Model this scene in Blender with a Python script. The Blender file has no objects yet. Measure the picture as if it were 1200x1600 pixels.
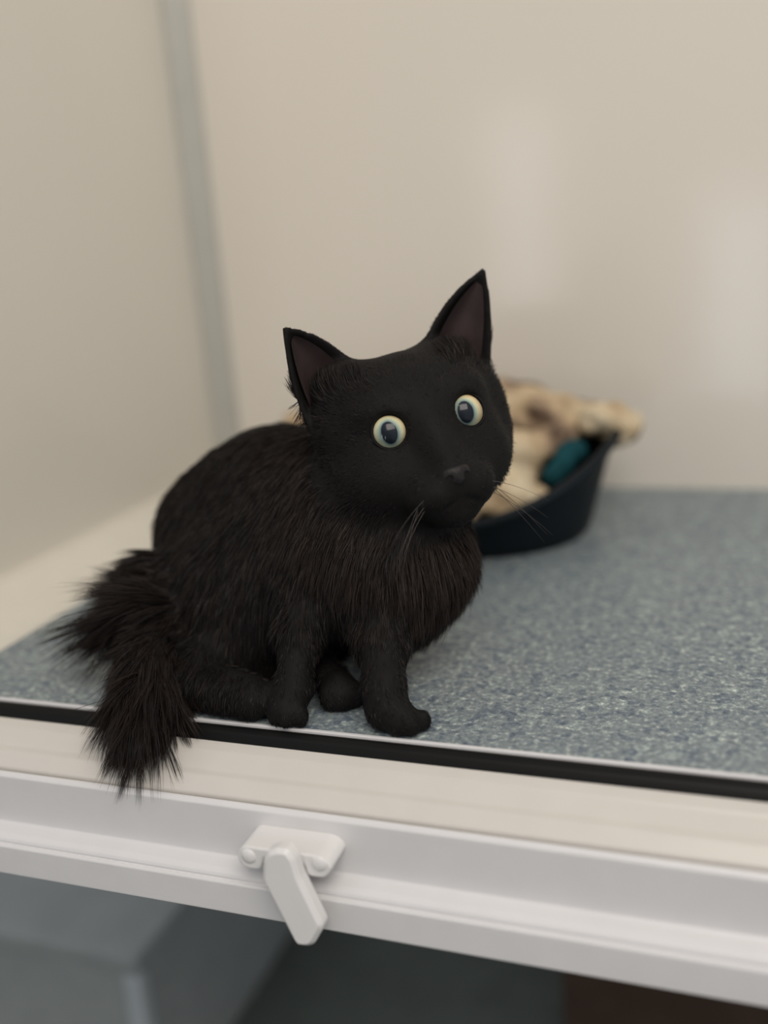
import bpy, bmesh, math, random
import numpy as np
from mathutils import Vector, Matrix

random.seed(7)
rng = np.random.default_rng(11)
SC = bpy.context.scene
COL = SC.collection

# ------------------------------------------------------------------ camera
F_PX = 1600.0
# rows: world X (along the sill), Y (into the pen), Z (up) seen from the camera (right, down, forward)
AX = np.array([[0.93893559, 0.02210523, -0.34338216],
               [0.33517994, -0.28441961, 0.89819814],
               [-0.07780975, -0.95844501, -0.27446092]])
CAM = np.array([0.1869129, -0.41215046, 0.23910388])
CR, CD, CF = AX[:, 0], AX[:, 1], AX[:, 2]      # camera right / down / forward in world space


def W(px, py, d):
    """point of the pen seen at a pixel of the 1200x1600 frame, d metres deep"""
    return CAM + d * (CR * (px - 600) / F_PX + CD * (py - 800) / F_PX + CF)


cam_data = bpy.data.cameras.new('camera')
cam = bpy.data.objects.new('camera', cam_data)
COL.objects.link(cam)
m = Matrix.Identity(4)
for i in range(3):
    m[i][0], m[i][1], m[i][2], m[i][3] = CR[i], -CD[i], -CF[i], CAM[i]
cam.matrix_world = m
cam_data.sensor_fit = 'VERTICAL'
cam_data.sensor_height = 36.0
cam_data.lens = 36.0 * F_PX / 1600.0
cam_data.clip_start = 0.01
cam_data.dof.use_dof = True
cam_data.dof.focus_distance = 0.505
cam_data.dof.aperture_fstop = 2.1
SC.camera = cam

# ------------------------------------------------------------------ world, lights, exposure
world = bpy.data.worlds.new('world')
SC.world = world
world.use_nodes = True
bg = world.node_tree.nodes['Background']
bg.inputs[0].default_value = (0.97, 0.975, 1.0, 1)
bg.inputs[1].default_value = 0.56


def area_light(name, loc, target, sx, sy, power, color):
    ld = bpy.data.lights.new(name, 'AREA')
    ld.shape = 'RECTANGLE'
    ld.size, ld.size_y = sx, sy
    ld.energy = power
    ld.color = color
    o = bpy.data.objects.new(name, ld)
    COL.objects.link(o)
    o.location = loc
    o.rotation_euler = (Vector(target) - Vector(loc)).to_track_quat('-Z', 'Y').to_euler()
    return o


area_light('ceiling_light', (0.75, -1.05, 1.55), (0.0, 0.2, 0.1), 1.3, 1.0, 26.0, (1.0, 0.92, 0.82))

SC.view_settings.view_transform = 'Standard'
SC.view_settings.look = 'None'
SC.view_settings.gamma = 1.0
SC.view_settings.use_curve_mapping = False
SC.view_settings.exposure = 0.0


# ------------------------------------------------------------------ helpers
def new_mat(name):
    mt = bpy.data.materials.new(name)
    mt.use_nodes = True
    nt = mt.node_tree
    b = nt.nodes['Principled BSDF']
    return mt, nt, b


def setp(b, color=None, rough=None, spec=None, **kw):
    if color is not None:
        b.inputs['Base Color'].default_value = (*color, 1)
    if rough is not None:
        b.inputs['Roughness'].default_value = rough
    if spec is not None:
        b.inputs['Specular IOR Level'].default_value = spec
    for k, v in kw.items():
        b.inputs[k].default_value = v


def noise(nt, scale, detail=2.0, rough=0.5, coord='Object', scl=None):
    tc = nt.nodes.new('ShaderNodeTexCoord')
    n = nt.nodes.new('ShaderNodeTexNoise')
    n.inputs['Scale'].default_value = scale
    n.inputs['Detail'].default_value = detail
    n.inputs['Roughness'].default_value = rough
    if scl:
        mp = nt.nodes.new('ShaderNodeMapping')
        mp.inputs['Scale'].default_value = scl
        nt.links.new(tc.outputs[coord], mp.inputs[0])
        nt.links.new(mp.outputs[0], n.inputs['Vector'])
    else:
        nt.links.new(tc.outputs[coord], n.inputs['Vector'])
    return n


def ramp(nt, src, stops, interp='LINEAR'):
    r = nt.nodes.new('ShaderNodeValToRGB')
    r.color_ramp.interpolation = interp
    els = r.color_ramp.elements
    while len(els) < len(stops):
        els.new(0.5)
    for e, (p, c) in zip(els, stops):
        e.position = p
        e.color = (*c, 1)
    nt.links.new(src, r.inputs[0])
    return r


def bump(nt, b, src, strength, dist):
    bp = nt.nodes.new('ShaderNodeBump')
    bp.inputs['Strength'].default_value = strength
    bp.inputs['Distance'].default_value = dist
    nt.links.new(src, bp.inputs['Height'])
    nt.links.new(bp.outputs[0], b.inputs['Normal'])


def plain(name, color, rough=0.5, spec=0.5, vary=0.06, nscale=30, bstr=0.0, bdist=0.001, **kw):
    mt, nt, b = new_mat(name)
    setp(b, color, rough, spec, **kw)
    n = noise(nt, nscale, 3)
    lo = tuple(max(0, c * (1 - vary)) for c in color)
    hi = tuple(min(1, c * (1 + vary)) for c in color)
    r = ramp(nt, n.outputs['Fac'], [(0.3, lo), (0.7, hi)])
    nt.links.new(r.outputs[0], b.inputs['Base Color'])
    if bstr:
        bump(nt, b, n.outputs['Fac'], bstr, bdist)
    return mt


def mesh_obj(name, verts, faces, mat, parent=None, smooth=False):
    me = bpy.data.meshes.new(name)
    me.from_pydata([tuple(map(float, v)) for v in verts], [], [tuple(int(i) for i in f) for f in faces])
    me.update()
    if smooth:
        me.polygons.foreach_set('use_smooth', [True] * len(me.polygons))
    if mat:
        me.materials.append(mat)
    o = bpy.data.objects.new(name, me)
    COL.objects.link(o)
    if parent:
        o.parent = parent
        o.matrix_parent_inverse = Matrix.Translation(parent.location).inverted()
    return o


def big_mesh(name, verts, faces, mat, parent=None, smooth=True):
    """verts (n,3) and faces (m,k) as arrays"""
    me = bpy.data.meshes.new(name)
    nv, (nf, k) = len(verts), faces.shape
    me.vertices.add(nv)
    me.vertices.foreach_set('co', np.asarray(verts, np.float32).ravel())
    me.loops.add(nf * k)
    me.loops.foreach_set('vertex_index', np.asarray(faces, np.int32).ravel())
    me.polygons.add(nf)
    me.polygons.foreach_set('loop_start', np.arange(nf, dtype=np.int32) * k)
    me.polygons.foreach_set('use_smooth', np.full(nf, smooth, bool))
    me.update(calc_edges=True)
    me.materials.append(mat)
    o = bpy.data.objects.new(name, me)
    COL.objects.link(o)
    if parent:
        o.parent = parent
        o.matrix_parent_inverse = Matrix.Translation(parent.location).inverted()
    return o


def empty(name, loc=(0, 0, 0)):
    o = bpy.data.objects.new(name, None)
    o.empty_display_size = 0.02
    COL.objects.link(o)
    o.location = tuple(map(float, loc))
    return o


def tag(o, label=None, cat=None, group=None, kind=None):
    if label:
        o['label'] = label
    if cat:
        o['category'] = cat
    if group:
        o['group'] = group
    if kind:
        o['kind'] = kind
    return o


def box(name, lo, hi, mat, parent=None, bev=0.0, seg=2):
    bm = bmesh.new()
    bmesh.ops.create_cube(bm, size=1.0)
    for v in bm.verts:
        for i in range(3):
            v.co[i] = lo[i] + (v.co[i] + 0.5) * (hi[i] - lo[i])
    if bev:
        bmesh.ops.bevel(bm, geom=bm.edges[:], offset=bev, segments=seg, affect='EDGES', profile=0.5)
    me = bpy.data.meshes.new(name)
    bm.to_mesh(me)
    bm.free()
    me.materials.append(mat)
    o = bpy.data.objects.new(name, me)
    COL.objects.link(o)
    if parent:
        o.parent = parent
        o.matrix_parent_inverse = Matrix.Translation(parent.location).inverted()
    return o


def extrude_profile(name, prof, x0, x1, mat, parent=None, smooth=False):
    """closed (y, z) outline swept along X"""
    n = len(prof)
    v = [(x0, y, z) for y, z in prof] + [(x1, y, z) for y, z in prof]
    fc = [(i, (i + 1) % n, n + (i + 1) % n, n + i) for i in range(n)]
    fc += [tuple(range(n - 1, -1, -1)), tuple(range(n, 2 * n))]
    o = mesh_obj(name, v, fc, mat, parent, smooth)
    bm = bmesh.new()
    bm.from_mesh(o.data)
    bmesh.ops.recalc_face_normals(bm, faces=bm.faces[:])
    bm.to_mesh(o.data)
    bm.free()
    return o


def round_profile(pts, r=0.0012, seg=3):
    """round the corners of a closed 2-D outline"""
    out = []
    n = len(pts)
    for i in range(n):
        p0, p1, p2 = (np.array(pts[(i + k) % n], float) for k in (-1, 0, 1))
        a, b = p0 - p1, p2 - p1
        la, lb = np.linalg.norm(a), np.linalg.norm(b)
        rr = min(r, la * 0.45, lb * 0.45)
        s, e = p1 + a / la * rr, p1 + b / lb * rr
        for k in range(seg + 1):
            t = k / seg
            out.append(tuple((1 - t) ** 2 * s + 2 * t * (1 - t) * p1 + t * t * e))
    return out


def extrude_outline_y(name, outline, y0, y1, mat, parent=None, bev=0.0, seg=2):
    """(x, z) outline as a plate from y0 (front) to y1 (back), front edge bevelled"""
    bm = bmesh.new()
    vs = [bm.verts.new((x, y0, z)) for x, z in outline]
    f = bm.faces.new(vs)
    r = bmesh.ops.extrude_face_region(bm, geom=[f])
    for v in r['geom']:
        if isinstance(v, bmesh.types.BMVert):
            v.co.y = y1
    bmesh.ops.recalc_face_normals(bm, faces=bm.faces[:])
    if bev:
        ed = [e for e in bm.edges if all(abs(v.co.y - y0) < 1e-6 for v in e.verts)]
        bmesh.ops.bevel(bm, geom=ed, offset=bev, segments=seg, affect='EDGES', profile=0.5)
    me = bpy.data.meshes.new(name)
    bm.to_mesh(me)
    bm.free()
    me.materials.append(mat)
    o = bpy.data.objects.new(name, me)
    COL.objects.link(o)
    if parent:
        o.parent = parent
        o.matrix_parent_inverse = Matrix.Translation(parent.location).inverted()
    return o


def tube(name, pts, rad, mat, parent=None, sides=5):
    pts = [np.array(p, float) for p in pts]
    n = len(pts)
    v, fc = [], []
    ref = np.array([0.3, 0.2, 0.93])
    for i, p in enumerate(pts):
        t = pts[min(i + 1, n - 1)] - pts[max(i - 1, 0)]
        t /= np.linalg.norm(t)
        a = np.cross(t, ref)
        a /= np.linalg.norm(a)
        b = np.cross(t, a)
        r = rad[i] if hasattr(rad, '__len__') else rad
        for k in range(sides):
            an = 2 * math.pi * k / sides
            v.append(p + r * (a * math.cos(an) + b * math.sin(an)))
    for i in range(n - 1):
        for k in range(sides):
            fc.append((i * sides + k, i * sides + (k + 1) % sides, (i + 1) * sides + (k + 1) % sides, (i + 1) * sides + k))
    fc.append(tuple(range(sides - 1, -1, -1)))
    fc.append(tuple(range((n - 1) * sides, n * sides)))
    return mesh_obj(name, v, fc, mat, parent, True)


# ------------------------------------------------------------------ implicit shapes -> one skin
class Field:
    def __init__(self, lo, hi, h):
        self.lo, self.h = np.array(lo, float), h
        self.n = np.ceil((np.array(hi) - self.lo) / h).astype(int) + 1
        self.d = np.full(self.n, 0.05, np.float32)

    def region(self, lo, hi):
        a = np.clip(np.floor((np.array(lo) - self.lo) / self.h).astype(int), 0, self.n - 1)
        b = np.clip(np.ceil((np.array(hi) - self.lo) / self.h).astype(int) + 1, 1, self.n)
        sl = tuple(slice(i, j) for i, j in zip(a, b))
        g = [self.lo[i] + self.h * np.arange(a[i], b[i]) for i in range(3)]
        P = np.stack(np.meshgrid(*g, indexing='ij'), -1)
        return sl, P

    def smin(self, sl, e, k):
        d = self.d[sl]
        h = np.clip(0.5 + 0.5 * (d - e) / k, 0, 1)
        self.d[sl] = d + (e - d) * h - k * h * (1 - h)

    def cone(self, a, b, ra, rb, k=0.012):
        a, b = np.array(a, float), np.array(b, float)
        m = max(ra, rb) + 2.2 * k + 0.01
        sl, P = self.region(np.minimum(a, b) - m, np.maximum(a, b) + m)
        ab = b - a
        t = np.clip(((P - a) @ ab) / (ab @ ab + 1e-12), 0, 1)
        e = np.linalg.norm(P - a - t[..., None] * ab, axis=-1) - (ra + (rb - ra) * t)
        self.smin(sl, e, k)

    def ell(self, c, r, k=0.012, axes=None):
        c, r = np.array(c, float), np.array(r, float) * np.ones(3)
        m = r.max() + 2.2 * k + 0.01
        sl, P = self.region(c - m, c + m)
        Q = P - c
        if axes is not None:
            Q = Q @ np.array(axes).T
        k0 = np.linalg.norm(Q / r, axis=-1)
        k1 = np.linalg.norm(Q / (r * r), axis=-1) + 1e-9
        self.smin(sl, k0 * (k0 - 1) / k1, k)

    def sheet(self, tris, thick, k=0.004):
        T = np.array(tris, float)
        m = thick + 2.2 * k + 0.006
        sl, P = self.region(T.min((0, 1)) - m, T.max((0, 1)) + m)
        best = np.full(P.shape[:-1], 1.0)
        for a, b, c in T:
            ab, ac, bc = b - a, c - a, c - b
            n = np.cross(ab, ac)
            nn = n @ n + 1e-18
            ap, bp_, cp = P - a, P - b, P - c
            dp = np.abs(ap @ n) / math.sqrt(nn)
            ins = ((ap @ np.cross(n, ab)) >= 0) & ((bp_ @ np.cross(n, bc)) >= 0) & ((cp @ np.cross(n, -ac)) >= 0)
            def sg(q, e):
                t = np.clip(q @ e / (e @ e), 0, 1)
                return np.linalg.norm(q - t[..., None] * e, axis=-1)
            de = np.minimum(np.minimum(sg(ap, ab), sg(bp_, bc)), sg(cp, -ac))
            best = np.minimum(best, np.where(ins, dp, de))
        self.smin(sl, best - thick, k)

    def cut_cone(self, a, b, ra, rb, k=0.001):
        a, b = np.array(a, float), np.array(b, float)
        m = max(ra, rb) + 0.01
        sl, P = self.region(np.minimum(a, b) - m, np.maximum(a, b) + m)
        ab = b - a
        t = np.clip(((P - a) @ ab) / (ab @ ab + 1e-12), 0, 1)
        e = np.linalg.norm(P - a - t[..., None] * ab, axis=-1) - (ra + (rb - ra) * t)
        self.d[sl] = np.maximum(self.d[sl], -e)

    def mesh(self):
        d = self.d
        ins = d < 0
        nx, ny, nz = d.shape
        cnt = np.zeros((nx - 1, ny - 1, nz - 1), np.int8)
        for i in (0, 1):
            for j in (0, 1):
                for k in (0, 1):
                    cnt += ins[i:nx - 1 + i, j:ny - 1 + j, k:nz - 1 + k]
        act = (cnt > 0) & (cnt < 8)
        idx = np.full(act.shape, -1, np.int32)
        cells = np.argwhere(act)
        idx[act] = np.arange(len(cells))
        acc = np.zeros((len(cells), 3))
        num = np.zeros(len(cells))
        corners = [(i, j, k) for i in (0, 1) for j in (0, 1) for k in (0, 1)]
        for a in range(8):
            for b in range(a + 1, 8):
                ca, cb = np.array(corners[a]), np.array(corners[b])
                if np.abs(ca - cb).sum() != 1:
                    continue
                da = d[tuple((cells + ca).T)]
                db = d[tuple((cells + cb).T)]
                x = (da < 0) != (db < 0)
                t = np.where(x, da / np.where(x, da - db, 1), 0)
                acc += np.where(x[:, None], ca + t[:, None] * (cb - ca), 0)
                num += x
        V = self.lo + self.h * (cells + acc / num[:, None])
        faces = []
        for ax in range(3):
            s0 = [slice(1, -1)] * 3
            s1 = [slice(1, -1)] * 3
            s0[ax], s1[ax] = slice(0, -1), slice(1, None)
            A, B = ins[tuple(s0)], ins[tuple(s1)]
            e = np.argwhere(A != B)
            off = np.array([1, 1, 1])
            off[ax] = 0
            e = e + off
            u, w = (ax + 1) % 3, (ax + 2) % 3
            du, dw = np.zeros(3, int), np.zeros(3, int)
            du[u], dw[w] = 1, 1
            q = np.stack([idx[tuple((e - du - dw).T)], idx[tuple((e - dw).T)], idx[tuple(e.T)], idx[tuple((e - du).T)]], 1)
            flip = ~ins[tuple(e.T)]
            q[flip] = q[flip][:, ::-1]
            faces.append(q)
        return V, np.concatenate(faces)

    def grad(self, P):
        def s(Q):
            g = (Q - self.lo) / self.h
            i = np.clip(np.floor(g).astype(int), 0, self.n - 2)
            t = g - i
            v = 0
            for a in (0, 1):
                for b in (0, 1):
                    for c in (0, 1):
                        w = (t[:, 0] if a else 1 - t[:, 0]) * (t[:, 1] if b else 1 - t[:, 1]) * (t[:, 2] if c else 1 - t[:, 2])
                        v = v + w * self.d[i[:, 0] + a, i[:, 1] + b, i[:, 2] + c]
            return v
        e = self.h
        G = np.stack([s(P + e * np.eye(3)[i]) - s(P - e * np.eye(3)[i]) for i in range(3)], 1)
        return G / (np.linalg.norm(G, axis=1, keepdims=True) + 1e-9)


def relax(V, Fq, it=2, lam=0.5):
    for _ in range(it):
        acc = np.zeros_like(V)
        n = np.zeros(len(V))
        for a, b in ((0, 1), (1, 2), (2, 3), (3, 0)):
            for p, q in ((a, b), (b, a)):
                np.add.at(acc, Fq[:, p], V[Fq[:, q]])
                np.add.at(n, Fq[:, p], 1)
        V = V + lam * (acc / n[:, None] - V)
    return V


# ------------------------------------------------------------------ materials
def wall_material(name, color):
    mt, nt, b = new_mat(name)
    setp(b, color, 0.15, 0.4)
    n = noise(nt, 2.5, 2)
    r = ramp(nt, n.outputs['Fac'], [(0.3, tuple(c * 0.975 for c in color)), (0.7, tuple(min(1, c * 1.02) for c in color))])
    nt.links.new(r.outputs[0], b.inputs['Base Color'])
    n2 = noise(nt, 9, 2)
    bump(nt, b, n2.outputs['Fac'], 0.03, 0.01)
    return mt


M_WALL = wall_material('cream_wall_panel', (0.70, 0.655, 0.585))
M_WALL_L = wall_material('cream_side_panel', (0.69, 0.65, 0.575))
M_TRIM = plain('grey_corner_trim', (0.43, 0.425, 0.38), 0.35, 0.4, 0.03)
M_COVE = plain('pale_cove_strip', (0.68, 0.64, 0.56), 0.4, 0.4, 0.03)
M_PVC = plain('white_pvc', (0.66, 0.65, 0.655), 0.28, 0.5, 0.015, 60)
M_BEAD = plain('white_pvc_warm_lit', (0.585, 0.553, 0.51), 0.32, 0.5, 0.015, 60)  # white PVC too; warm ceiling light on the bead is painted into its colour
M_RUBBER = plain('black_rubber', (0.0035, 0.0035, 0.0035), 0.45, 0.2, 0.1)
M_WHITE = plain('white_plastic', (0.72, 0.705, 0.695), 0.33, 0.5, 0.012, 40)
M_NAVY = plain('dark_navy_plastic', (0.0055, 0.009, 0.0125), 0.55, 0.15, 0.1)
M_TEAL = plain('teal_cloth', (0.005, 0.050, 0.062), 0.85, 0.2, 0.25, 120)
M_UNDER = plain('grey_under_panel', (0.30, 0.325, 0.325), 0.5, 0.3, 0.05)
M_UNDER2 = plain('pale_edge_strip', (0.42, 0.46, 0.49), 0.5, 0.3, 0.03)
M_UFLOOR = plain('dark_green_grey_floor', (0.085, 0.10, 0.09), 0.5, 0.3, 0.12)
M_BOARD = plain('brown_board', (0.085, 0.055, 0.04), 0.7, 0.2, 0.2, 12)
M_ROOM = plain('room_wall_paint', (0.62, 0.60, 0.56), 0.7, 0.3, 0.03, 3)


def vinyl():
    mt, nt, b = new_mat('blue_speckled_vinyl')
    setp(b, rough=0.42, spec=0.35)
    n1 = noise(nt, 330, 3, 0.65)
    r1 = ramp(nt, n1.outputs['Fac'], [(0.34, (0.10, 0.13, 0.155)), (0.46, (0.185, 0.22, 0.24)), (0.56, (0.225, 0.265, 0.275)), (0.68, (0.46, 0.50, 0.48))])
    tc = nt.nodes.new('ShaderNodeTexCoord')
    v = nt.nodes.new('ShaderNodeTexVoronoi')
    v.inputs['Scale'].default_value = 230
    nt.links.new(tc.outputs['Object'], v.inputs['Vector'])
    sp = nt.nodes.new('ShaderNodeSeparateColor')
    nt.links.new(v.outputs['Color'], sp.inputs[0])
    r2 = ramp(nt, sp.outputs[0], [(0.0, (0.55, 0.60, 0.72)), (0.14, (0.55, 0.60, 0.72)), (0.16, (1, 1, 1)), (0.84, (1, 1, 1)), (0.86, (1.45, 1.45, 1.35))], 'LINEAR')
    mx = nt.nodes.new('ShaderNodeMix')
    mx.data_type = 'RGBA'
    mx.blend_type = 'MULTIPLY'
    mx.inputs[0].default_value = 0.75
    nt.links.new(r1.outputs[0], mx.inputs[6])
    nt.links.new(r2.outputs[0], mx.inputs[7])
    nt.links.new(mx.outputs[2], b.inputs['Base Color'])
    bump(nt, b, n1.outputs['Fac'], 0.12, 0.0006)
    return mt


M_FLOOR = vinyl()

# ------------------------------------------------------------------ the pen
XL, XR, YB = -0.31, 0.75, 0.46
o = box('floor', (XL - 0.02, 0.0, -0.022), (XR, YB + 0.02, 0.0), M_FLOOR)
tag(o, 'blue grey speckled vinyl floor of the pen', kind='structure')
o = box('wall_back', (XL - 0.02, YB, -0.022), (XR, YB + 0.02, 0.95), M_WALL)
tag(o, 'cream glossy panel behind the pet bed', kind='structure')
o = box('wall_left', (XL - 0.02, -0.045, -0.022), (XL, YB, 0.95), M_WALL_L)
tag(o, 'cream side panel left of the cat', kind='structure')
# corner strip: a chamfer between the two panels
z0, z1 = 0.0, 0.95
prof = [(XL, YB - 0.016), (XL + 0.004, YB - 0.016), (XL + 0.021, YB - 0.004), (XL + 0.021, YB), (XL, YB)]
v = [(x, y, z0) for x, y in prof] + [(x, y, z1) for x, y in prof]
n = len(prof)
o = mesh_obj('trim_1', v, [(i, (i + 1) % n, n + (i + 1) % n, n + i) for i in range(n)] + [tuple(range(n)), tuple(range(2 * n - 1, n - 1, -1))], M_TRIM)
tag(o, 'grey vertical corner strip between the panels', kind='structure')
# cove strip along the left wall (runs along Y)
cp = [(0.0, 0.0), (0.056, 0.0), (0.053, 0.0025), (0.040, 0.0078), (0.026, 0.0130), (0.018, 0.0166), (0.0145, 0.0184), (0.010, 0.0194), (0.001, 0.0196), (0.0, 0.0196)]
v = [(XL + a, -0.002, b) for a, b in cp] + [(XL + a, YB, b) for a, b in cp]
n = len(cp)
o = mesh_obj('baseboard_left', v, [(i, (i + 1) % n, n + (i + 1) % n, n + i) for i in range(n)] + [tuple(range(n)), tuple(range(2 * n - 1, n - 1, -1))], M_COVE)
tag(o, 'pale cove strip along the left panel', kind='structure')
for ob in (bpy.data.objects['trim_1'], o):
    bm = bmesh.new()
    bm.from_mesh(ob.data)
    bmesh.ops.recalc_face_normals(bm, faces=bm.faces[:])
    bm.to_mesh(ob.data)
    bm.free()

# ------------------------------------------------------------------ window frame at the front
x0, x1 = -0.42, 0.62
win = empty('window_1', (0.1, -0.03, -0.073))
tag(win, 'white window frame with black rubber seal under the cat', kind='structure')
extrude_profile('inner_edge', round_profile([(0.0, -0.022), (-0.0022, -0.022), (-0.0022, 0.0004), (0.0, 0.0004)], 0.0006), x0, x1, M_PVC, win)
extrude_profile('gasket', round_profile([(-0.0022, -0.018), (-0.0022, -0.0010), (-0.0045, -0.0004), (-0.0080, -0.0022), (-0.0102, -0.0058), (-0.0102, -0.018)], 0.0012, 4), x0, x1, M_RUBBER, win)
bead = [(-0.0100, -0.0060), (-0.0160, -0.0084), (-0.0168, -0.0094), (-0.0243, -0.0144), (-0.0275, -0.0154), (-0.0340, -0.0212), (-0.0340, -0.032), (-0.0100, -0.030)]
extrude_profile('glazing_bead', round_profile(bead, 0.0009, 3), x0, x1, M_BEAD, win, True)
rail = [(-0.0349, -0.0226), (-0.0364, -0.0230), (-0.0378, -0.0246), (-0.0378, -0.0512), (-0.0392, -0.0524), (-0.0440, -0.0538), (-0.0466, -0.0552),
        (-0.0474, -0.0568), (-0.0470, -0.0578), (-0.0490, -0.0582), (-0.0494, -0.0590), (-0.0494, -0.0752), (-0.030, -0.0752), (-0.020, -0.0752), (-0.020, -0.0335), (-0.0349, -0.0335)]
extrude_profile('rail', round_profile(rail, 0.0006, 2), x0, x1, M_PVC, win, False)
for nm in ('glazing_bead', 'rail'):
    ob = bpy.data.objects[nm]
    ob.data.polygons.foreach_set('use_smooth', [False] * len(ob.data.polygons))

# ------------------------------------------------------------------ window lock with swivel lever
lock = empty('window_lock', (-0.010, -0.050, -0.048))
tag(lock, 'white plastic window lock with swivel lever on the frame below the cat', 'window lock')


def on_y(px, py, y):
    r = CR * (px - 600) / F_PX + CD * (py - 800) / F_PX + CF
    t = (y - CAM[1]) / r[1]
    p = CAM + t * r
    return p[0], p[2]


yb = -0.0555
base = [on_y(x_, y_, yb) for x_, y_ in ((378, 1322), (496, 1338), (510, 1345), (519, 1358), (508, 1373), (480, 1369), (474, 1348), (412, 1338), (407, 1360), (384, 1357), (371, 1345), (371, 1331))]
base = round_profile(base[::-1], 0.0024, 4)
extrude_outline_y('base_plate', base, yb, -0.0372, M_WHITE, lock, 0.0009, 2)
for sx, sy in ((387, 1340), (497, 1352)):
    cx, cz = on_y(sx, sy, yb - 0.001)
    bm = bmesh.new()
    bmesh.ops.create_uvsphere(bm, u_segments=20, v_segments=10, radius=1.0)
    for vv in bm.verts:
        vv.co = Vector((cx + vv.co.x * 0.0040, yb + 0.0004 + vv.co.y * 0.0016, cz + vv.co.z * 0.0040))
    me = bpy.data.meshes.new('screw_cap')
    bm.to_mesh(me)
    bm.free()
    me.polygons.foreach_set('use_smooth', [True] * len(me.polygons))
    me.materials.append(M_WHITE)
    so = bpy.data.objects.new('screw_cap', me)
    COL.objects.link(so)
    so.parent = lock
    so.matrix_parent_inverse = Matrix.Translation(lock.location).inverted()
yl = -0.0630
lev = [on_y(x_, y_, yl) for x_, y_ in ((430, 1328), (447, 1330), (458, 1344), (467, 1374), (503, 1448), (502, 1456), (489, 1478), (480, 1482), (464, 1480), (458, 1474), (416, 1392), (408, 1376), (409, 1346), (416, 1333))]
lev = round_profile(lev[::-1], 0.0016, 3)
lv = extrude_outline_y('lever', lev, yl, -0.0560, M_WHITE, lock, 0.0020, 1)
cx, cz = on_y(440, 1345, -0.05)
hub = [(cx + 0.0062 * math.cos(a), cz + 0.0062 * math.sin(a)) for a in np.linspace(0, 2 * math.pi, 24, endpoint=False)]
extrude_outline_y('pivot', hub, -0.0565, -0.0372, M_WHITE, lock, 0.0005, 1)

# ------------------------------------------------------------------ under the pen
ZF = -0.55
o = box('floor_lower', (-1.6, -2.3, ZF - 0.03), (1.4, 0.95, ZF), M_UFLOOR)
tag(o, 'dark floor below the pen', kind='structure')
o = box('wall_lower', (-1.6, 0.95, ZF - 0.03), (1.4, 0.97, 0.0), M_UNDER)
tag(o, 'grey wall under the pen', kind='structure')
st = empty('storage_box', (-0.50, 0.38, ZF))
tag(st, 'grey storage box on the dark floor below the window frame', 'box')
box('body', (-0.72, 0.2, ZF), (-0.31, 0.60, -0.372), M_UNDER, st, 0.006)
box('lid', (-0.725, 0.195, -0.372), (-0.305, 0.605, -0.352), M_UNDER, st, 0.005)
box('corner_post', (-0.322, 0.193, ZF), (-0.304, 0.208, -0.372), M_UNDER2, st, 0.003)
cb = empty('cardboard_box', (0.16, 0.46, ZF))
tag(cb, 'dark brown cardboard box on the floor at the lower right', 'box')
box('body', (0.02, 0.40, ZF), (0.42, 0.62, ZF + 0.16), M_BOARD, cb, 0.004)
box('flap', (0.02, 0.40, ZF + 0.16), (0.42, 0.508, ZF + 0.164), M_BOARD, cb, 0.001)
box('flap', (0.02, 0.511, ZF + 0.16), (0.42, 0.62, ZF + 0.164), M_BOARD, cb, 0.001)

# ------------------------------------------------------------------ room wall behind the camera with two daylight windows
o = box('wall_front', (-1.6, -2.32, ZF), (1.4, -2.30, 1.9), M_ROOM)
tag(o, 'painted room wall opposite the pen', kind='structure')


def emitter(name, color, strength):
    mt = bpy.data.materials.new(name)
    mt.use_nodes = True
    nt = mt.node_tree
    b = nt.nodes['Principled BSDF']
    setp(b, (0.8, 0.8, 0.8), 0.4)
    b.inputs['Emission Color'].default_value = (*color, 1)
    b.inputs['Emission Strength'].default_value = strength
    return mt


M_DAY = emitter('daylight_pane', (0.86, 0.91, 1.0), 3.6)
for k, (xa, xb, za, zb) in enumerate(((-0.70, -0.50, -0.30, 0.55), (0.0, 0.24, -0.42, 0.22))):
    w_ = empty('window_%d' % (k + 2), ((xa + xb) / 2, -2.29, za))
    tag(w_, ('tall' if k == 0 else 'low') + ' daylight window in the room wall opposite the pen', kind='structure')
    box('pane', (xa, -2.298, za), (xb, -2.290, zb), M_DAY, w_)
    for lo, hi in (((xa - 0.04, -2.30, za - 0.04), (xa, -2.27, zb + 0.04)), ((xb, -2.30, za - 0.04), (xb + 0.04, -2.27, zb + 0.04)),
                   ((xa, -2.30, za - 0.04), (xb, -2.27, za)), ((xa, -2.30, zb), (xb, -2.27, zb + 0.04))):
        box('frame_bar', lo, hi, M_PVC, w_)

# ------------------------------------------------------------------ pet bed with blanket
BX, BY = -0.05, 0.335
bed = empty('pet_bed', (BX, BY, 0.0))
tag(bed, 'dark navy plastic pet bed on the speckled floor behind the cat', 'pet bed')
NS = 72
rings = []


def rim_h(th):
    s = math.sin(th)                      # -1 = front (towards the window)
    fr = max(0.0, -s) ** 1.6
    return 0.074 + 0.012 * max(0, s) - 0.046 * fr


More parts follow.
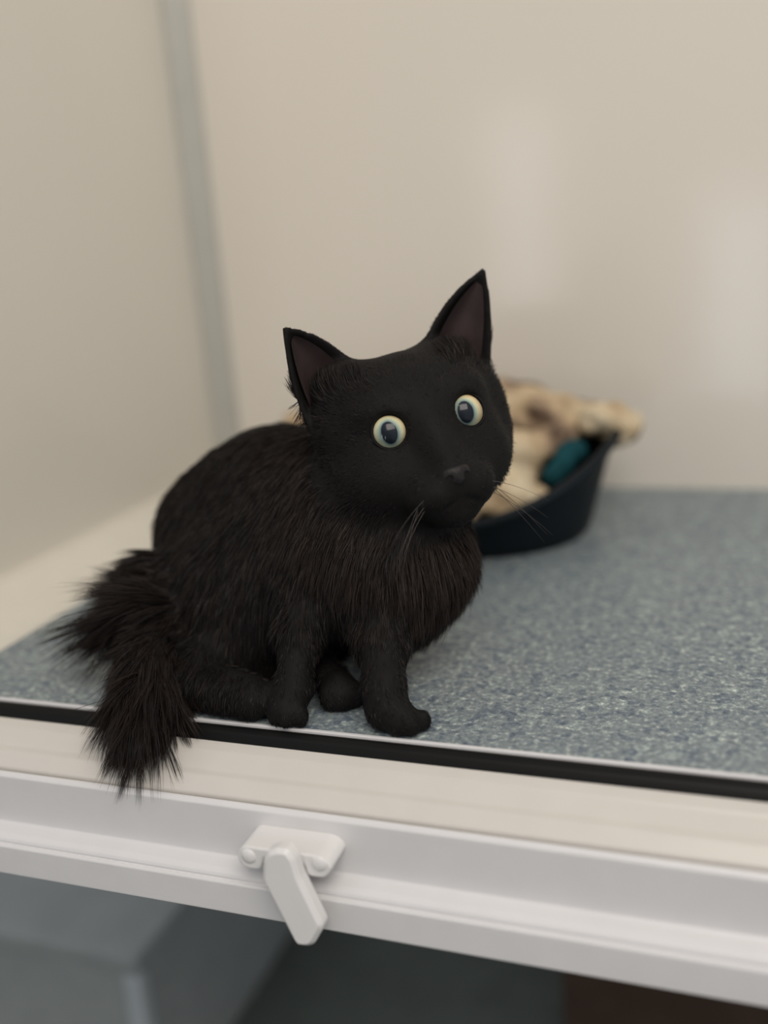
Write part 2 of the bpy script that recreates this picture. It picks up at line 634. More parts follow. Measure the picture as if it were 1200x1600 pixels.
for (tt, da, inner) in ((0, 0, 0), (0.06, 0.004, 0), (0.35, 0.010, 0), (0.7, 0.017, 0), (0.94, 0.023, 0), (1.0, 0.0265, 0), (1.03, 0.0255, 0), (1.0, 0.022, 1), (0.9, 0.017, 1), (0.5, 0.007, 1), (0.1, -0.004, 1), (0.09, -0.03, 1)):
    ring = []
    for i in range(NS):
        th = 2 * math.pi * i / NS
        c, s = math.cos(th), math.sin(th)
        e = 0.88
        cx, sx = math.copysign(abs(c) ** e, c), math.copysign(abs(s) ** e, s)
        hh = rim_h(th)
        ring.append((BX + (0.113 + da) * cx, BY + (0.080 + da * 0.95) * sx, hh * tt + 0.0))
    rings.append(ring)
v = [p for r in rings for p in r]
nr = len(rings)
fc = [(r * NS + i, r * NS + (i + 1) % NS, (r + 1) * NS + (i + 1) % NS, (r + 1) * NS + i) for r in range(nr - 1) for i in range(NS)]
fc += [tuple(range(NS - 1, -1, -1)), tuple(range((nr - 1) * NS, nr * NS))]
mesh_obj('shell', v, fc, M_NAVY, bed, True)
rv, rf = [], []
for i in range(NS):
    th = 2 * math.pi * i / NS
    c, s = math.cos(th), math.sin(th)
    cx, sx = math.copysign(abs(c) ** 0.88, c), math.copysign(abs(s) ** 0.88, s)
    hh = rim_h(th)
    ctr = (BX + 0.1375 * cx, BY + 0.1035 * sx, hh)
    for k in range(8):
        a = 2 * math.pi * k / 8
        rv.append((ctr[0] + 0.0042 * math.cos(a) * cx, ctr[1] + 0.0042 * math.cos(a) * sx, ctr[2] + 0.0036 * math.sin(a)))
for i in range(NS):
    for k in range(8):
        j = (i + 1) % NS
        rf.append((i * 8 + k, j * 8 + k, j * 8 + (k + 1) % 8, i * 8 + (k + 1) % 8))
mesh_obj('rim', rv, rf, M_NAVY, bed, True)


def fleece():
    mt, nt, b = new_mat('spotted_beige_fleece')
    setp(b, rough=0.95, spec=0.1)
    n1 = noise(nt, 30, 2, 0.5)
    r1 = ramp(nt, n1.outputs['Fac'], [(0.34, (0.11, 0.075, 0.055)), (0.43, (0.32, 0.235, 0.16)), (0.53, (0.50, 0.385, 0.245)), (0.68, (0.62, 0.53, 0.38))])
    nt.links.new(r1.outputs[0], b.inputs['Base Color'])
    n2 = noise(nt, 400, 2)
    bump(nt, b, n2.outputs['Fac'], 0.5, 0.002)
    return mt


bl = Field((-0.26, 0.20, 0.005), (0.14, 0.457, 0.16), 0.003)
blobs = [(-0.16, 0.35, 0.075, 0.024), (-0.13, 0.37, 0.085, 0.026), (-0.09, 0.38, 0.090, 0.03), (-0.04, 0.385, 0.088, 0.03), (0.0, 0.385, 0.084, 0.027),
         (0.03, 0.38, 0.080, 0.024), (0.058, 0.37, 0.078, 0.018), (0.082, 0.355, 0.080, 0.014), (0.094, 0.345, 0.074, 0.010), (0.088, 0.370, 0.072, 0.014), (0.072, 0.345, 0.084, 0.012),
         (-0.12, 0.31, 0.045, 0.03), (-0.07, 0.30, 0.042, 0.03), (-0.02, 0.30, 0.04, 0.028), (0.01, 0.33, 0.058, 0.025), (0.02, 0.30, 0.033, 0.020), (-0.05, 0.34, 0.06, 0.03),
         (-0.02, 0.262, 0.028, 0.014), (-0.06, 0.258, 0.028, 0.014), (-0.10, 0.27, 0.03, 0.016), (0.042, 0.345, 0.07, 0.013), (-0.15, 0.32, 0.05, 0.022)]
for bx_, by_, bz_, br_ in blobs:
    bl.ell((bx_, by_, bz_), (br_ * 1.1, br_, br_ * 0.85), 0.008)
V, Fq = bl.mesh()
V = relax(V, Fq, 2)
nz_ = 0.003 * (np.sin(V[:, 0] * 210 + 3 * np.sin(V[:, 1] * 90)) * np.sin(V[:, 1] * 190 + 2) + 0.6 * np.sin(V[:, 2] * 260 + V[:, 0] * 120))
V = V + bl.grad(V) * nz_[:, None]
V[:, 1] = np.minimum(V[:, 1], 0.456)
o = big_mesh('blanket', V, Fq, fleece())
tag(o, 'beige and brown spotted fleece blanket bunched in the pet bed', 'blanket')
tl = Field((0.0, 0.28, 0.02), (0.11, 0.40, 0.11), 0.0025)
for q in ((0.050, 0.325, 0.054, 0.009), (0.058, 0.335, 0.062, 0.009), (0.043, 0.318, 0.047, 0.008), (0.050,0.335,0.060,0.008)):
    tl.ell(q[:3], (q[3], q[3] * 0.8, q[3]), 0.006)
V, Fq = tl.mesh()
o = big_mesh('teal_cloth', V, Fq, M_TEAL)
tag(o, 'small teal cloth tucked between fleece blanket and bed rim', 'cloth')

#CAT
# ------------------------------------------------------------------ the cat
def unit(a):
    a = np.asarray(a, float)
    return a / np.linalg.norm(a)


cat = empty('cat', (-0.03, 0.06, 0.0))
tag(cat, 'black long-haired cat with round pale yellow eyes sitting at the window frame', 'cat')

# head frame: x towards the right of the picture, y out of the face, z up
HC = W(650, 692, 0.53)
E_r = unit(0.960 * CR - 0.28 * CD)
E_f = -CF
E_u = unit(np.cross(E_r, -E_f)) if np.dot(np.cross(E_r, -E_f), -CD) > 0 else unit(np.cross(-E_f, E_r))
YAW = math.radians(14.5)
HR = math.cos(YAW) * E_r - math.sin(YAW) * E_f
HF = math.cos(YAW) * E_f + math.sin(YAW) * E_r
HU = E_u
HM = np.stack([HR, HF, HU])


def H(x, y, z):
    return HC + x * HR + y * HF + z * HU


fld = Field((-0.215, -0.03, -0.006), (0.105, 0.215, 0.235), 0.0016)
# trunk
fld.ell(W(362, 838, 0.63), 0.046, 0.02)
fld.ell(W(425, 776, 0.615), 0.0425, 0.02)
fld.ell(W(470, 800, 0.60), 0.044, 0.02)
fld.ell(W(525, 815, 0.575), 0.043, 0.02)
fld.ell(W(455, 900, 0.585), 0.048, 0.02)
fld.ell(W(585, 875, 0.553), 0.043, 0.02)
fld.ell(W(640, 875, 0.54), 0.033, 0.02)
fld.ell(W(600, 935, 0.54), 0.026, 0.015)
fld.cone(W(560, 780, 0.575), H(-0.004, -0.018, -0.010), 0.040, 0.036, 0.02)
# near haunch, thigh and hind feet
fld.ell(W(352, 960, 0.595), (0.040, 0.034, 0.050), 0.02)
fld.ell(W(385, 1010, 0.575), (0.034, 0.028, 0.044), 0.02)
fld.cone(W(350, 1060, 0.575), (-0.092, 0.024, 0.016), 0.024, 0.015, 0.012)
fld.cone((-0.104, 0.0155, 0.014), (-0.052, 0.0055, 0.0115), 0.0138, 0.0112, 0.008)
fld.ell(W(480, 945, 0.578), (0.032, 0.03, 0.030), 0.02)
fld.cone((-0.042, 0.060, 0.009), (-0.0135, 0.027, 0.0092), 0.0085, 0.0092, 0.005)
for dx_, dy_ in ((-0.004, -0.006), (0.003, -0.004), (0.008, 0.001)):
    fld.ell((-0.012 + dx_, 0.026 + dy_, 0.0070), (0.0052, 0.0052, 0.0068), 0.004)
# near front leg
fld.cone(W(490, 905, 0.55), W(468, 985, 0.528), 0.022, 0.0115, 0.012)
fld.cone(W(468, 985, 0.528), W(459, 1075, 0.516), 0.0108, 0.0086, 0.008)
fld.cone(W(459, 1075, 0.516), (-0.032, 0.0030, 0.009), 0.0086, 0.0088, 0.006)
for dx_, dy_ in ((-0.0055, -0.0045), (0.0010, -0.0060), (0.0075, -0.0035)):
    fld.ell((-0.031 + dx_, 0.0036 + dy_, 0.0068), (0.0042, 0.0045, 0.0060), 0.002)
# far front leg, paw turned to the right
fld.cone(W(615, 915, 0.54), W(596, 1000, 0.515), 0.022, 0.0124, 0.012)
fld.cone(W(597, 1000, 0.515), W(599, 1072, 0.502), 0.0118, 0.0100, 0.008)
fld.cone(W(600, 1072, 0.502), (0.0195, 0.0085, 0.0105), 0.0100, 0.0098, 0.006)
fld.cone((0.0195, 0.0085, 0.0105), (0.0290, 0.0055, 0.0078), 0.0096, 0.0074, 0.005)
for dx_, dy_ in ((0.0000, -0.0062), (0.0068, -0.0048), (0.0105, 0.0012)):
    fld.ell((0.0265 + dx_, 0.0078 + dy_, 0.0058), (0.0042, 0.0042, 0.0056), 0.002)
# tail, carried forward over the frame
TAIL = [W(300, 895, 0.610), W(262, 908, 0.590), W(244, 965, 0.567), W(234, 1035, 0.546), W(228, 1090, 0.528), W(222, 1118, 0.518)]
TR = [0.018, 0.014, 0.012, 0.011, 0.009, 0.006]
for i in range(5):
    fld.cone(TAIL[i], TAIL[i + 1], TR[i], TR[i + 1], 0.01)
# head
ax = HM
fld.ell(H(0.001, -0.005, 0.0130), (0.0455, 0.041, 0.0355), 0.010, ax)
for s in (-1, 1):
    fld.ell(H(s * 0.0270, -0.007, 0.0340), (0.0180, 0.020, 0.0175), 0.010, ax)
    fld.ell(H(s * 0.0390 + 0.0015, -0.008, 0.0180), (0.0115, 0.015, 0.0140), 0.010, ax)
    fld.ell(H(s * 0.0215, 0.004, -0.013), (0.0245, 0.027, 0.0225), 0.012, ax)
    fld.ell(H(s * 0.0088, 0.0345, -0.0290), (0.0125, 0.0130, 0.0100), 0.004, ax)
    fld.ell(H(s * 0.0200, 0.0205, 0.0200), (0.0125, 0.0085, 0.0060), 0.010, ax)
fld.ell(H(0.0420, -0.006, 0.013), (0.0115, 0.014, 0.0150), 0.010, ax)
fld.ell(H(0.0425, -0.006, -0.004), (0.0105, 0.014, 0.0150), 0.012, ax)
fld.ell(H(0, 0.020, -0.022), (0.025, 0.022, 0.019), 0.012, ax)
fld.cone(H(0, 0.026, 0.010), H(0, 0.0435, -0.0190), 0.0100, 0.0068, 0.008)
fld.ell(H(0, 0.0295, -0.0400), (0.0110, 0.0105, 0.0068), 0.006, ax)
EARS = {}
for s in (-1, 1):
    I, O, T = np.array((s * 0.0185, -0.004, 0.0465)), np.array((s * 0.0495, -0.006, 0.0215 if s > 0 else 0.0165)), (np.array((0.0605, 0.006, 0.0780)) if s > 0 else np.array((-0.0515, 0.008, 0.0715)))
    nu, nv = 7, 8
    G = np.zeros((nv, nu, 3))
    for a in range(nv):
        vv = a / (nv - 1)
        ie = I + (T - I) * vv + np.array((-s * 0.001, 0, 0.0045)) * math.sin(math.pi * vv)
        oe = O + (T - O) * vv + np.array((s * 0.0030, 0, 0)) * math.sin(math.pi * vv)
        for b in range(nu):
            u = b / (nu - 1)
            p = ie + (oe - ie) * u
            p = p + np.array((0, -1, 0.25)) * 0.013 * (1 - vv) ** 0.8 * 4 * u * (1 - u)
            G[a, b] = H(*p)
    EARS[s] = G
    tris = []
    for a in range(nv - 1):
        for b in range(nu - 1):
            q = G[a, b], G[a, b + 1], G[a + 1, b + 1], G[a + 1, b]
            tris.append((q[0], q[1], q[2]))
            if a < nv - 2:
                tris.append((q[0], q[2], q[3]))
    fld.sheet(tris, 0.0013, 0.0035)
# eye openings, nostrils, mouth
EYES = {s: (H(s * 0.0196 + 0.001, 0.0205, 0.0065), unit((s * 0.17 - 0.02) * HR + 0.95 * HF + 0.05 * HU)) for s in (-1, 1)}
ER, EO = 0.0118, 0.0083
for s in (-1, 1):
    c, a = EYES[s]
    fld.cut_cone(c + a * 0.004, c + a * 0.03, EO, EO + 0.002)
for s in (-1, 1):
    fld.cut_cone(H(0.0, 0.0465, -0.0335), H(s * 0.0135, 0.041, -0.0385), 0.0014, 0.0012)
V, Fq = fld.mesh()
V = relax(V, Fq, 1, 0.4)
V[:, 2] = np.maximum(V[:, 2], 0.0004)


def fur_mat(name, c0, c1, rough, spec):
    mt, nt, b = new_mat(name)
    setp(b, c0, rough, spec)
    at = nt.nodes.new('ShaderNodeAttribute')
    at.attribute_name = 'tint'
    r = ramp(nt, at.outputs['Fac'], [(0.0, c0), (1.0, c1)])
    nt.links.new(r.outputs[0], b.inputs['Base Color'])
    return mt


M_SKIN = plain('black_cat_skin', (0.0065, 0.0058, 0.0056), 0.7, 0.15, 0.2, 80)
M_FUR = fur_mat('black_fur', (0.0060, 0.0056, 0.0058), (0.027, 0.0175, 0.0138), 0.55, 0.18)
body = big_mesh('body', V, Fq, M_SKIN, cat)

# ---- fur
FLOW = [  # pixel, depth, direction in the picture (right, down, away), length, brownness
    (600, 600, .52, (-0.3, -.8, .4), .0040, .15), (430, 660, .62, (-.6, .5, .2), .0080, .35), (350, 720, .62, (-.7, .7, .1), .0085, .3),
    (270, 810, .62, (-.3, 1, 0), .010, .3), (400, 850, .57, (-.35, 1, 0), .013, .15), (480, 780, .55, (-.35, .9, -.1), .012, .40),
    (500, 700, .56, (-.4, .9, 0), .012, .8), (330, 980, .56, (-.2, 1, 0), .013, .25), (300, 1080, .57, (-.2, 1, 0), .010, .25), (440, 960, .54, (-.1, 1, 0), .013, .1),
    (560, 860, .52, (-.1, 1, 0), .018, .6), (520, 820, .54, (-.2, 1, 0), .016, .6), (640, 850, .50, (.1, 1, -.1), .022, .7), (735, 860, .52, (.35, .9, 0), .014, .9),
    (690, 930, .53, (0.1, 1, 0), .014, .6), (600, 960, .52, (0, 1, 0), .013, .3), (530, 960, .53, (0, 1, 0), .012, .1),
    (600, 1040, .50, (0, 1, 0), .0045, .2), (650, 1135, .495, (.8, .5, 0), .003, 0), (458, 1040, .52, (0, 1, 0), .0045, .1), (455, 1115, .515, (0, 1, -.2), .003, 0),
    (530, 1085, .52, (.4, .8, -.2), .003, 0), (400, 1080, .56, (0, 1, 0), .007, 0), (420, 720, .68, (-.6, .6, .3), .010, .3), (600, 850, .60, (.2, 1, .2), .012, .3)]
FP = np.array([W(*q[:3]) for q in FLOW])
FD = np.array([unit(q[3][0] * CR + q[3][1] * CD + q[3][2] * CF) for q in FLOW])
FL = np.array([q[4] for q in FLOW])
FB = np.array([q[5] for q in FLOW])


def sample_surface(n, dens):
    a, b, c, d_ = (V[Fq[:, i]] for i in range(4))
    A1 = 0.5 * np.linalg.norm(np.cross(b - a, c - a), axis=1)
    A2 = 0.5 * np.linalg.norm(np.cross(c - a, d_ - a), axis=1)
    w = (A1 + A2) * dens(0.25 * (a + b + c + d_))
    f = rng.choice(len(Fq), n, p=w / w.sum())
    t2 = rng.random(n) < A2[f] / (A1[f] + A2[f] + 1e-15)
    p0, p1, p2 = a[f], np.where(t2[:, None], c[f], b[f]), np.where(t2[:, None], d_[f], c[f])
    u, v_ = rng.random(n), rng.random(n)
    fl = u + v_ > 1
    u[fl], v_[fl] = 1 - u[fl], 1 - v_[fl]
    return p0 + u[:, None] * (p1 - p0) + v_[:, None] * (p2 - p0)


TP = np.array(TAIL)


def tail_info(P):
    best = np.full(len(P), 9.0)
    par = np.zeros(len(P))
    tdir = np.zeros((len(P), 3))
    near = np.zeros((len(P), 3))
    for i in range(5):
        ab = TP[i + 1] - TP[i]
        t = np.clip((P - TP[i]) @ ab / (ab @ ab), 0, 1)
        q = TP[i] + t[:, None] * ab
        d = np.linalg.norm(P - q, axis=1)
        m_ = d < best
        best[m_] = d[m_]
        par[m_] = (i + t[m_]) / 5
        tdir[m_] = unit(ab)
        near[m_] = q[m_]
    return best, par, tdir, near


def density(P):
    b, par, _, _ = tail_info(P)
    return np.where((b < 0.02) & (par > 0.06), 2.6, 1.0) * np.where((P - HC) @ HF > -0.02, 1.15, 1.0)


NF = 190000
P = sample_surface(NF, density)
N = fld.grad(P)
L = (P - HC) @ HM.T
keep = P[:, 2] > 0.0025
for s in (-1, 1):
    c, a = EYES[s]
    q = P - c
    ax_d = np.linalg.norm(q - (q @ a)[:, None] * a, axis=1)
    keep &= ~((ax_d < EO + 0.0012) & (q @ a > 0))
    G = EARS[s].reshape(-1, 3)
    gn = np.cross(np.gradient(EARS[s], axis=0).reshape(-1, 3), np.gradient(EARS[s], axis=1).reshape(-1, 3))
    gn /= np.linalg.norm(gn, axis=1, keepdims=True) + 1e-12
    gn *= np.sign((gn @ HF))[:, None]
    cand = np.where((L[:, 2] > 0.012) & (s * L[:, 0] > 0.012))[0]
    dd = np.linalg.norm(P[cand][:, None, :] - G[None], axis=2)
    j = dd.argmin(1)
    inner = (dd[np.arange(len(cand)), j] < 0.0055) & ((N[cand] * gn[j]).sum(1) > 0.15)
    keep[cand[inner]] = False
keep &= ~((np.abs(L[:, 0]) < 0.0062) & (L[:, 1] > 0.041) & (L[:, 2] > -0.0275) & (L[:, 2] < -0.017))
P, N, L = P[keep], N[keep], L[keep]
n = len(P)
w = 1.0 / (np.linalg.norm(P[:, None, :] - FP[None], axis=2) + 0.004) ** 4
w /= w.sum(1, keepdims=True)
D, LEN, TINT = w @ FD, w @ FL, w @ FB
# head: short hair streaming back from the nose
hd = np.clip((0.062 - np.linalg.norm(L * np.array([1, 1, 1.12]) - np.array([0, 0.004, 0.004]), axis=1)) / 0.010, 0, 1)
back = np.clip((L[:, 1] + 0.030) / 0.012, 0, 1)
hd = np.maximum(hd * back, (L[:, 2] > 0.036) * 1.0)
hd = np.maximum(hd, np.clip((L[:, 1] - 0.010) / 0.010, 0, 1) * np.clip((L[:, 2] + 0.052) / 0.006, 0, 1))
nose = np.array([0, 0.052, -0.016])
dl = L - nose
dl[:, 2] -= 0.012 * np.clip(-L[:, 2] / 0.03, 0, 1)
dl = dl @ HM
dl /= np.linalg.norm(dl, axis=1, keepdims=True)
earm = np.clip((L[:, 2] - 0.040 + 0.010 * (np.abs(L[:, 0]) > 0.02)) / 0.006, 0, 1)
ehair = np.exp(-((L[:, 2] - 0.038) / 0.008) ** 2) * (np.abs(L[:, 0]) > 0.021) * (L[:, 1] > -0.006)
dl = dl * (1 - earm[:, None]) + earm[:, None] * unit(HU)
hl = 0.0028 + 0.0028 * np.clip((0.03 - L[:, 1]) / 0.04, 0, 1) + 0.009 * np.clip((-L[:, 2] - 0.014) / 0.02, 0, 1) * np.clip((0.024 - L[:, 1]) / 0.02, 0, 1)
hl = hl * (1 - 0.55 * earm) + 0.008 * ehair
D = D * (1 - hd[:, None]) + dl * hd[:, None]
LEN = LEN * (1 - hd) + hl * hd
TINT = TINT * (1 - hd) + hd * (0.08 + 0.30 * np.clip((L[:, 2] - 0.02) / 0.02, 0, 1))
# tail plume
tb, tp, td, tn = tail_info(P)
tm = np.clip((0.021 - tb) / 0.004, 0, 1) * np.clip((tp - 0.05) / 0.10, 0, 1)
rad = P - tn
rad /= np.linalg.norm(rad, axis=1, keepdims=True) + 1e-9
sweep = unit(-1.0 * CR + 0.12 * CD)
hang = unit(-0.22 * CR + 1.0 * CD - 0.10 * CF)
sweep2 = unit(-1.0 * CR + 0.34 * CD)
k0 = np.clip((tp - 0.20) / 0.12, 0, 1)[:, None]
k = np.clip((tp - 0.46) / 0.16, 0, 1)[:, None]
sw = (1 - k0) * sweep + k0 * sweep2
tdirn = (0.20 + 0.15 * k) * rad + (1 - k) * (1.0 * sw) + k * (0.45 * td + 0.75 * hang)
D = D * (1 - tm[:, None]) + tdirn * tm[:, None]
tuft = 0.30 + 0.70 * np.maximum(np.exp(-((tp - 0.13) / 0.07) ** 2), np.maximum(np.exp(-((tp - 0.38) / 0.05) ** 2), 0.56 * np.clip((tp - 0.52) / 0.2, 0, 1)))
LEN = LEN * (1 - tm) + tm * 0.046 * tuft
TINT = TINT * (1 - tm) + tm * 0.45
D -= (D * N).sum(1, keepdims=True) * N * (1 - 0.35 * tm[:, None])
D /= np.linalg.norm(D, axis=1, keepdims=True) + 1e-9
# clumps
from mathutils import kdtree
nc = n // 22
seeds = rng.choice(n, nc, replace=False)
kd = kdtree.KDTree(nc)
for i, sidx in enumerate(seeds):
    kd.insert(P[sidx], i)
kd.balance()
cid = np.array([kd.find(p)[1] for p in P])
sd = seeds[cid]
jit = rng.normal(0, 1, (nc, 3))[cid]
LEN = LEN * (0.72 - 0.27 * tm + (0.4 + 0.35 * tm) * rng.random(n)) * (0.85 + 0.3 * rng.random(nc)[cid])
ruff = np.clip((LEN - 0.0125) / 0.006, 0, 1) * (1 - tm) * (1 - hd)
LEN = LEN * (1 + ruff * (rng.random(nc)[cid] < 0.16) * 0.55)
lift = np.radians(17 + 6 * ruff + 9 * rng.standard_normal(n) + 8 * tm + 3 * hd)
lift = np.clip(lift, 0.03, 1.2)
jj = D + 0.10 * rng.normal(0, 1, (n, 3)) + (0.06 + 0.15 * tm[:, None]) * jit * (1 - 0.6 * hd[:, None])
jj /= np.linalg.norm(jj, axis=1, keepdims=True)
root_dir = np.cos(lift)[:, None] * jj + np.sin(lift)[:, None] * N
tip_dir = jj + np.array([0, 0, -0.18]) * (1 - hd[:, None]) + 0.02 * N
tip_dir /= np.linalg.norm(tip_dir, axis=1, keepdims=True)
pts = [P - 0.0006 * N]
S = (0.0, 0.38, 0.72, 1.0)
clump = (0.18 + 0.42 * tm + 0.25 * ruff) * (1 - 0.5 * hd)
tips = []
for a, b in zip(S[:-1], S[1:]):
    t = (a + b) / 2
    dirn = root_dir * (1 - t) + tip_dir * t
    pts.append(pts[-1] + dirn * (LEN * (b - a))[:, None])
for q in range(1, 4):
    cl = (clump * S[q])[:, None]
    pts[q] = pts[q] + cl * (pts[q][sd] - pts[q]) * np.clip(0.012 / (np.linalg.norm(pts[q][sd] - pts[q], axis=1) + 1e-6), 0, 1)[:, None]
for q in range(4):
    pts[q][:, 2] = np.where(pts[q][:, 1] > -0.002, np.maximum(pts[q][:, 2], 0.0006), pts[q][:, 2])
    # never below the sloping window bead
    zb_ = np.interp(-pts[q][:, 1], [0.002, 0.0092, 0.0338, 0.0345, 0.0378, 0.0379], [0.0012, -0.0030, -0.0195, -0.021, -0.022, -0.2])
    pts[q][:, 2] = np.where(pts[q][:, 1] <= -0.002, np.maximum(pts[q][:, 2], zb_ + 0.0006), pts[q][:, 2])
side = np.cross(root_dir, N + 0.7 * rng.normal(0, 1, (n, 3)))
side /= np.linalg.norm(side, axis=1, keepdims=True) + 1e-9
wd = (0.00014 + 0.00005 * tm) * (0.7 + 0.6 * rng.random(n))
vs = np.zeros((n, 7, 3), np.float32)
for q, ws in enumerate((1.0, 0.95, 0.65)):
    vs[:, 2 * q] = pts[q] - side * (wd * ws)[:, None]
    vs[:, 2 * q + 1] = pts[q] + side * (wd * ws)[:, None]
vs[:, 6] = pts[3]
tri = np.array([(0, 1, 3), (0, 3, 2), (2, 3, 5), (2, 5, 4), (4, 5, 6)])
ft = (np.arange(n)[:, None, None] * 7 + tri[None]).reshape(-1, 3)
fur = big_mesh('fur', vs.reshape(-1, 3), ft, M_FUR, body)
fur.matrix_parent_inverse = Matrix.Identity(4)
fur['kind'] = 'stuff'
tv = np.clip(TINT + 0.18 * rng.standard_normal(n) + 0.15 * rng.standard_normal(nc)[cid], 0, 1)
at = fur.data.attributes.new('tint', 'FLOAT', 'POINT')
at.data.foreach_set('value', np.repeat(tv, 7).astype(np.float32))

# ---- eyes
M_IRIS, nt, b = new_mat('pale_yellow_iris')
setp(b, rough=0.35, spec=0.4)
atn = nt.nodes.new('ShaderNodeAttribute')
atn.attribute_name = 'ring'
nz = noise(nt, 900, 2)
mx = nt.nodes.new('ShaderNodeMath')
mx.operation = 'MULTIPLY_ADD'
mx.inputs[1].default_value = 0.12
nt.links.new(nz.outputs['Fac'], mx.inputs[0])
nt.links.new(atn.outputs['Fac'], mx.inputs[2])
r = ramp(nt, mx.outputs[0], [(0.06, (0.10, 0.17, 0.18)), (0.28, (0.36, 0.45, 0.38)), (0.50, (0.62, 0.62, 0.42)), (0.80, (0.74, 0.62, 0.38)), (1.0, (0.55, 0.40, 0.20))])
nt.links.new(r.outputs[0], b.inputs['Base Color'])
M_PUPIL = plain('dark_blue_pupil', (0.0045, 0.009, 0.018), 0.4, 0.1, 0.2)
M_LID = plain('black_eye_rim', (0.004, 0.0035, 0.0035), 0.6, 0.15, 0.1)
M_BALL = plain('dark_eyeball', (0.02, 0.016, 0.012), 0.4, 0.4, 0.1)
M_CORNEA = bpy.data.materials.new('clear_cornea')
M_CORNEA.use_nodes = True
nt = M_CORNEA.node_tree
nt.nodes.clear()
out = nt.nodes.new('ShaderNodeOutputMaterial')
mixs = nt.nodes.new('ShaderNodeMixShader')
tr = nt.nodes.new('ShaderNodeBsdfTransparent')
gl = nt.nodes.new('ShaderNodeBsdfGlossy')
gl.inputs['Roughness'].default_value = 0.03
fr = nt.nodes.new('ShaderNodeFresnel')
fr.inputs[0].default_value = 1.38
nt.links.new(fr.outputs[0], mixs.inputs[0])
nt.links.new(tr.outputs[0], mixs.inputs[1])
nt.links.new(gl.outputs[0], mixs.inputs[2])
nt.links.new(mixs.outputs[0], out.inputs[0])


def cap_mesh(name, c, gz, up, R, fa, fb, mat, parent, rings=8, seg=40, ring_attr=False):
    """part of a sphere around direction gz between two outlines fa(angle) and fb(angle) (radii across the axis)"""
    rt = unit(np.cross(up, gz))
    uu = np.cross(gz, rt)
    v, fc, rv = [], [], []
    for i in range(rings + 1):
        for k_ in range(seg):
            an = 2 * math.pi * k_ / seg
            t = i / rings
            ro = fa(an) * (1 - t) + fb(an) * t
            h_ = math.sqrt(max(0, R * R - ro * ro))
            v.append(c + gz * h_ + ro * (rt * math.cos(an) + uu * math.sin(an)))
            rv.append(t)
    for i in range(rings):
        for k_ in range(seg):
            fc.append((i * seg + k_, (i + 1) * seg + k_, (i + 1) * seg + (k_ + 1) % seg, i * seg + (k_ + 1) % seg))
    o = mesh_obj(name, v, fc, mat, parent, True)
    if ring_attr:
        a_ = o.data.attributes.new('ring', 'FLOAT', 'POINT')
        a_.data.foreach_set('value', np.array(rv, np.float32))
    return o


for s in (-1, 1):
    c, a = EYES[s]
    gz = unit(0.55 * unit(CAM - c) + 0.45 * a)
    bm = bmesh.new()
    bmesh.ops.create_uvsphere(bm, u_segments=28, v_segments=18, radius=ER - 0.0006)
    bmesh.ops.translate(bm, verts=bm.verts[:], vec=Vector(c))
    me = bpy.data.meshes.new('eye')
    bm.to_mesh(me)
    bm.free()
    me.polygons.foreach_set('use_smooth', [True] * len(me.polygons))
    me.materials.append(M_BALL)
    eye = bpy.data.objects.new('eye', me)
    COL.objects.link(eye)
    eye.parent = cat
    eye.matrix_parent_inverse = Matrix.Translation(cat.location).inverted()
    eye['label'] = 'round pale yellow eye with dark pupil'
    pup = lambda an: 0.0041 if False else 1.0 / math.sqrt((math.cos(an) / 0.0039) ** 2 + (math.sin(an) / 0.0055) ** 2)
    ir = cap_mesh('iris', c, gz, HU, ER, pup, lambda an: 0.0094, M_IRIS, eye, 8, 44, True)
    pu = cap_mesh('pupil', c, gz, HU, ER, lambda an: 0.00001, pup, M_PUPIL, eye, 5, 44)
    co = cap_mesh('cornea', c + gz * 0.0008, gz, HU, ER, lambda an: 0.00001, lambda an: 0.0096, M_CORNEA, eye, 10, 44)
    for q in (ir, pu, co):
        q.matrix_parent_inverse = Matrix.Identity(4)
    # lid ring lying on the rim of the opening
    rt = unit(np.cross(HU, a))
    uu = np.cross(a, rt)
    lp = []
    for k_ in range(40):
        an = 2 * math.pi * k_ / 40
        ro = EO + 0.0004
        lp.append(c + a * (math.sqrt(max(1e-9, ER * ER - ro * ro)) + 0.0006) + ro * (rt * math.cos(an) + uu * math.sin(an)))
    lv_, lf = [], []
    for k_ in range(40):
        rd = unit(lp[k_] - c - a * ((lp[k_] - c) @ a))
        for j_ in range(8):
            an = 2 * math.pi * j_ / 8
            lv_.append(lp[k_] + 0.0009 * (rd * math.cos(an) + a * math.sin(an)))
    for k_ in range(40):
        for j_ in range(8):
            lf.append((k_ * 8 + j_, ((k_ + 1) % 40) * 8 + j_, ((k_ + 1) % 40) * 8 + (j_ + 1) % 8, k_ * 8 + (j_ + 1) % 8))
    mesh_obj('eyelid', lv_, lf, M_LID, cat, True)

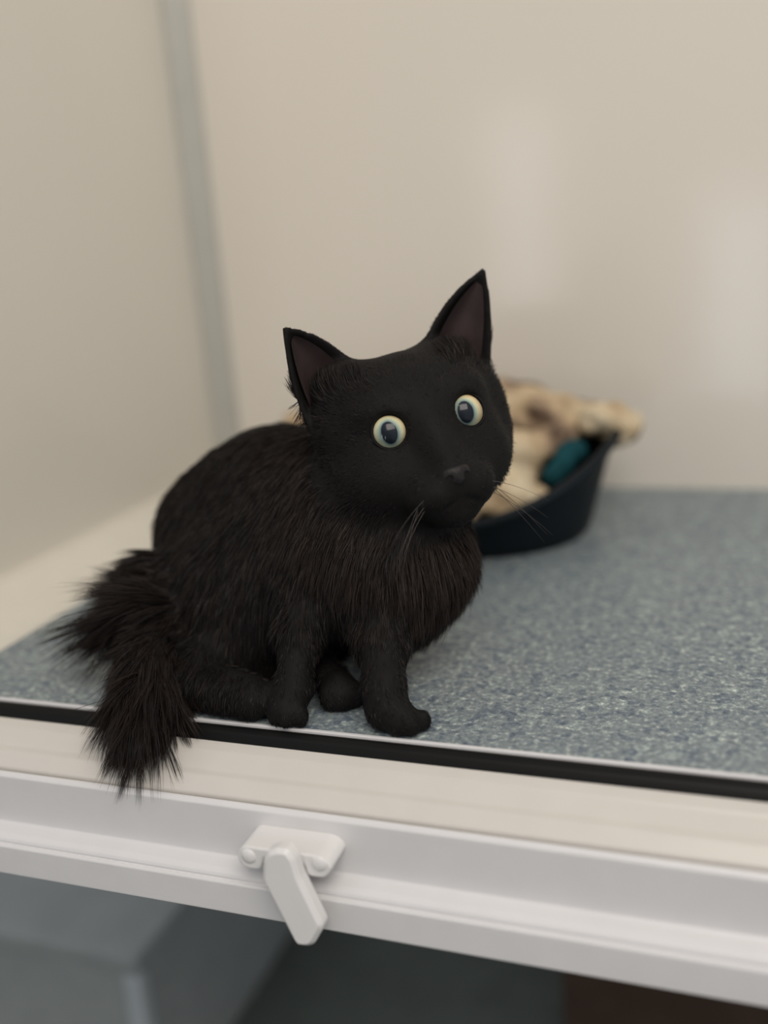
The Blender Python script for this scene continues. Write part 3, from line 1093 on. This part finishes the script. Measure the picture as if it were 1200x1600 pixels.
# ---- nose leather with nostrils
M_NOSE = plain('black_nose_leather', (0.0115, 0.0100, 0.0102), 0.5, 0.25, 0.2, 600, 0.4, 0.0004)
nf = Field(H(0, 0.046, -0.022) - 0.014, H(0, 0.046, -0.022) + 0.014, 0.0005)
nf.ell(H(0, 0.0475, -0.0205), (0.0068, 0.0035, 0.0032), 0.002, HM)
nf.ell(H(0, 0.0478, -0.0235), (0.0040, 0.0032, 0.0038), 0.002, HM)
for s in (-1, 1):
    nf.ell(H(s * 0.0048, 0.0462, -0.0230), (0.0026, 0.0030, 0.0024), 0.002, HM)
for s in (-1, 1):
    nf.cut_cone(H(s * 0.0038, 0.0530, -0.0240), H(s * 0.0050, 0.0455, -0.0234), 0.0017, 0.0014)
Vn, Fn = nf.mesh()
big_mesh('nose', Vn, Fn, M_NOSE, cat)

# ---- thin skin lining inside each ear
M_EAR = plain('dusky_pink_ear_skin', (0.034, 0.0225, 0.0225), 0.6, 0.2, 0.25, 60)
for s in (-1, 1):
    G = EARS[s]
    nv, nu = G.shape[:2]
    gn = np.cross(np.gradient(G, axis=0), np.gradient(G, axis=1))
    gn /= np.linalg.norm(gn, axis=2, keepdims=True) + 1e-12
    gn *= np.sign(gn @ HF)[..., None]
    v, fc = [], []
    for a in range(nv - 1):
        mid = G[a].mean(0)
        for b in range(nu):
            sh = 0.80 if a else 0.85
            v.append(mid + (G[a, b] - mid) * sh + gn[a, b] * 0.0019)
    for a in range(nv - 2):
        for b in range(nu - 1):
            fc.append((a * nu + b, a * nu + b + 1, (a + 1) * nu + b + 1, (a + 1) * nu + b))
    eo = mesh_obj('ear_lining', v, fc, M_EAR, cat, True)
    eo['label'] = 'dusky pink skin inside the ear'
    sm = eo.modifiers.new('subd', 'SUBSURF')
    sm.levels = sm.render_levels = 2

# ---- whiskers
M_WHISK = plain('grey_whisker', (0.06, 0.05, 0.046), 0.4, 0.4, 0.1)
for s in (-1, 1):
    for i in range(5):
        p0 = H(s * (0.012 + 0.0012 * i), 0.042 - 0.001 * i, -0.0275 - 0.0022 * (i % 3))
        dv = unit(s * (0.85 + 0.1 * rng.random()) * HR + (0.25 - 0.1 * i) * HF + (-0.30 - 0.20 * i) * HU)
        Ls = 0.030 + 0.008 * rng.random()
        pl = [p0 + dv * Ls * t - HU * 0.010 * t * t for t in np.linspace(0, 1, 7)]
        tube('whisker', pl, list(np.linspace(0.00016, 0.00004, 7)), M_WHISK, cat, 4)
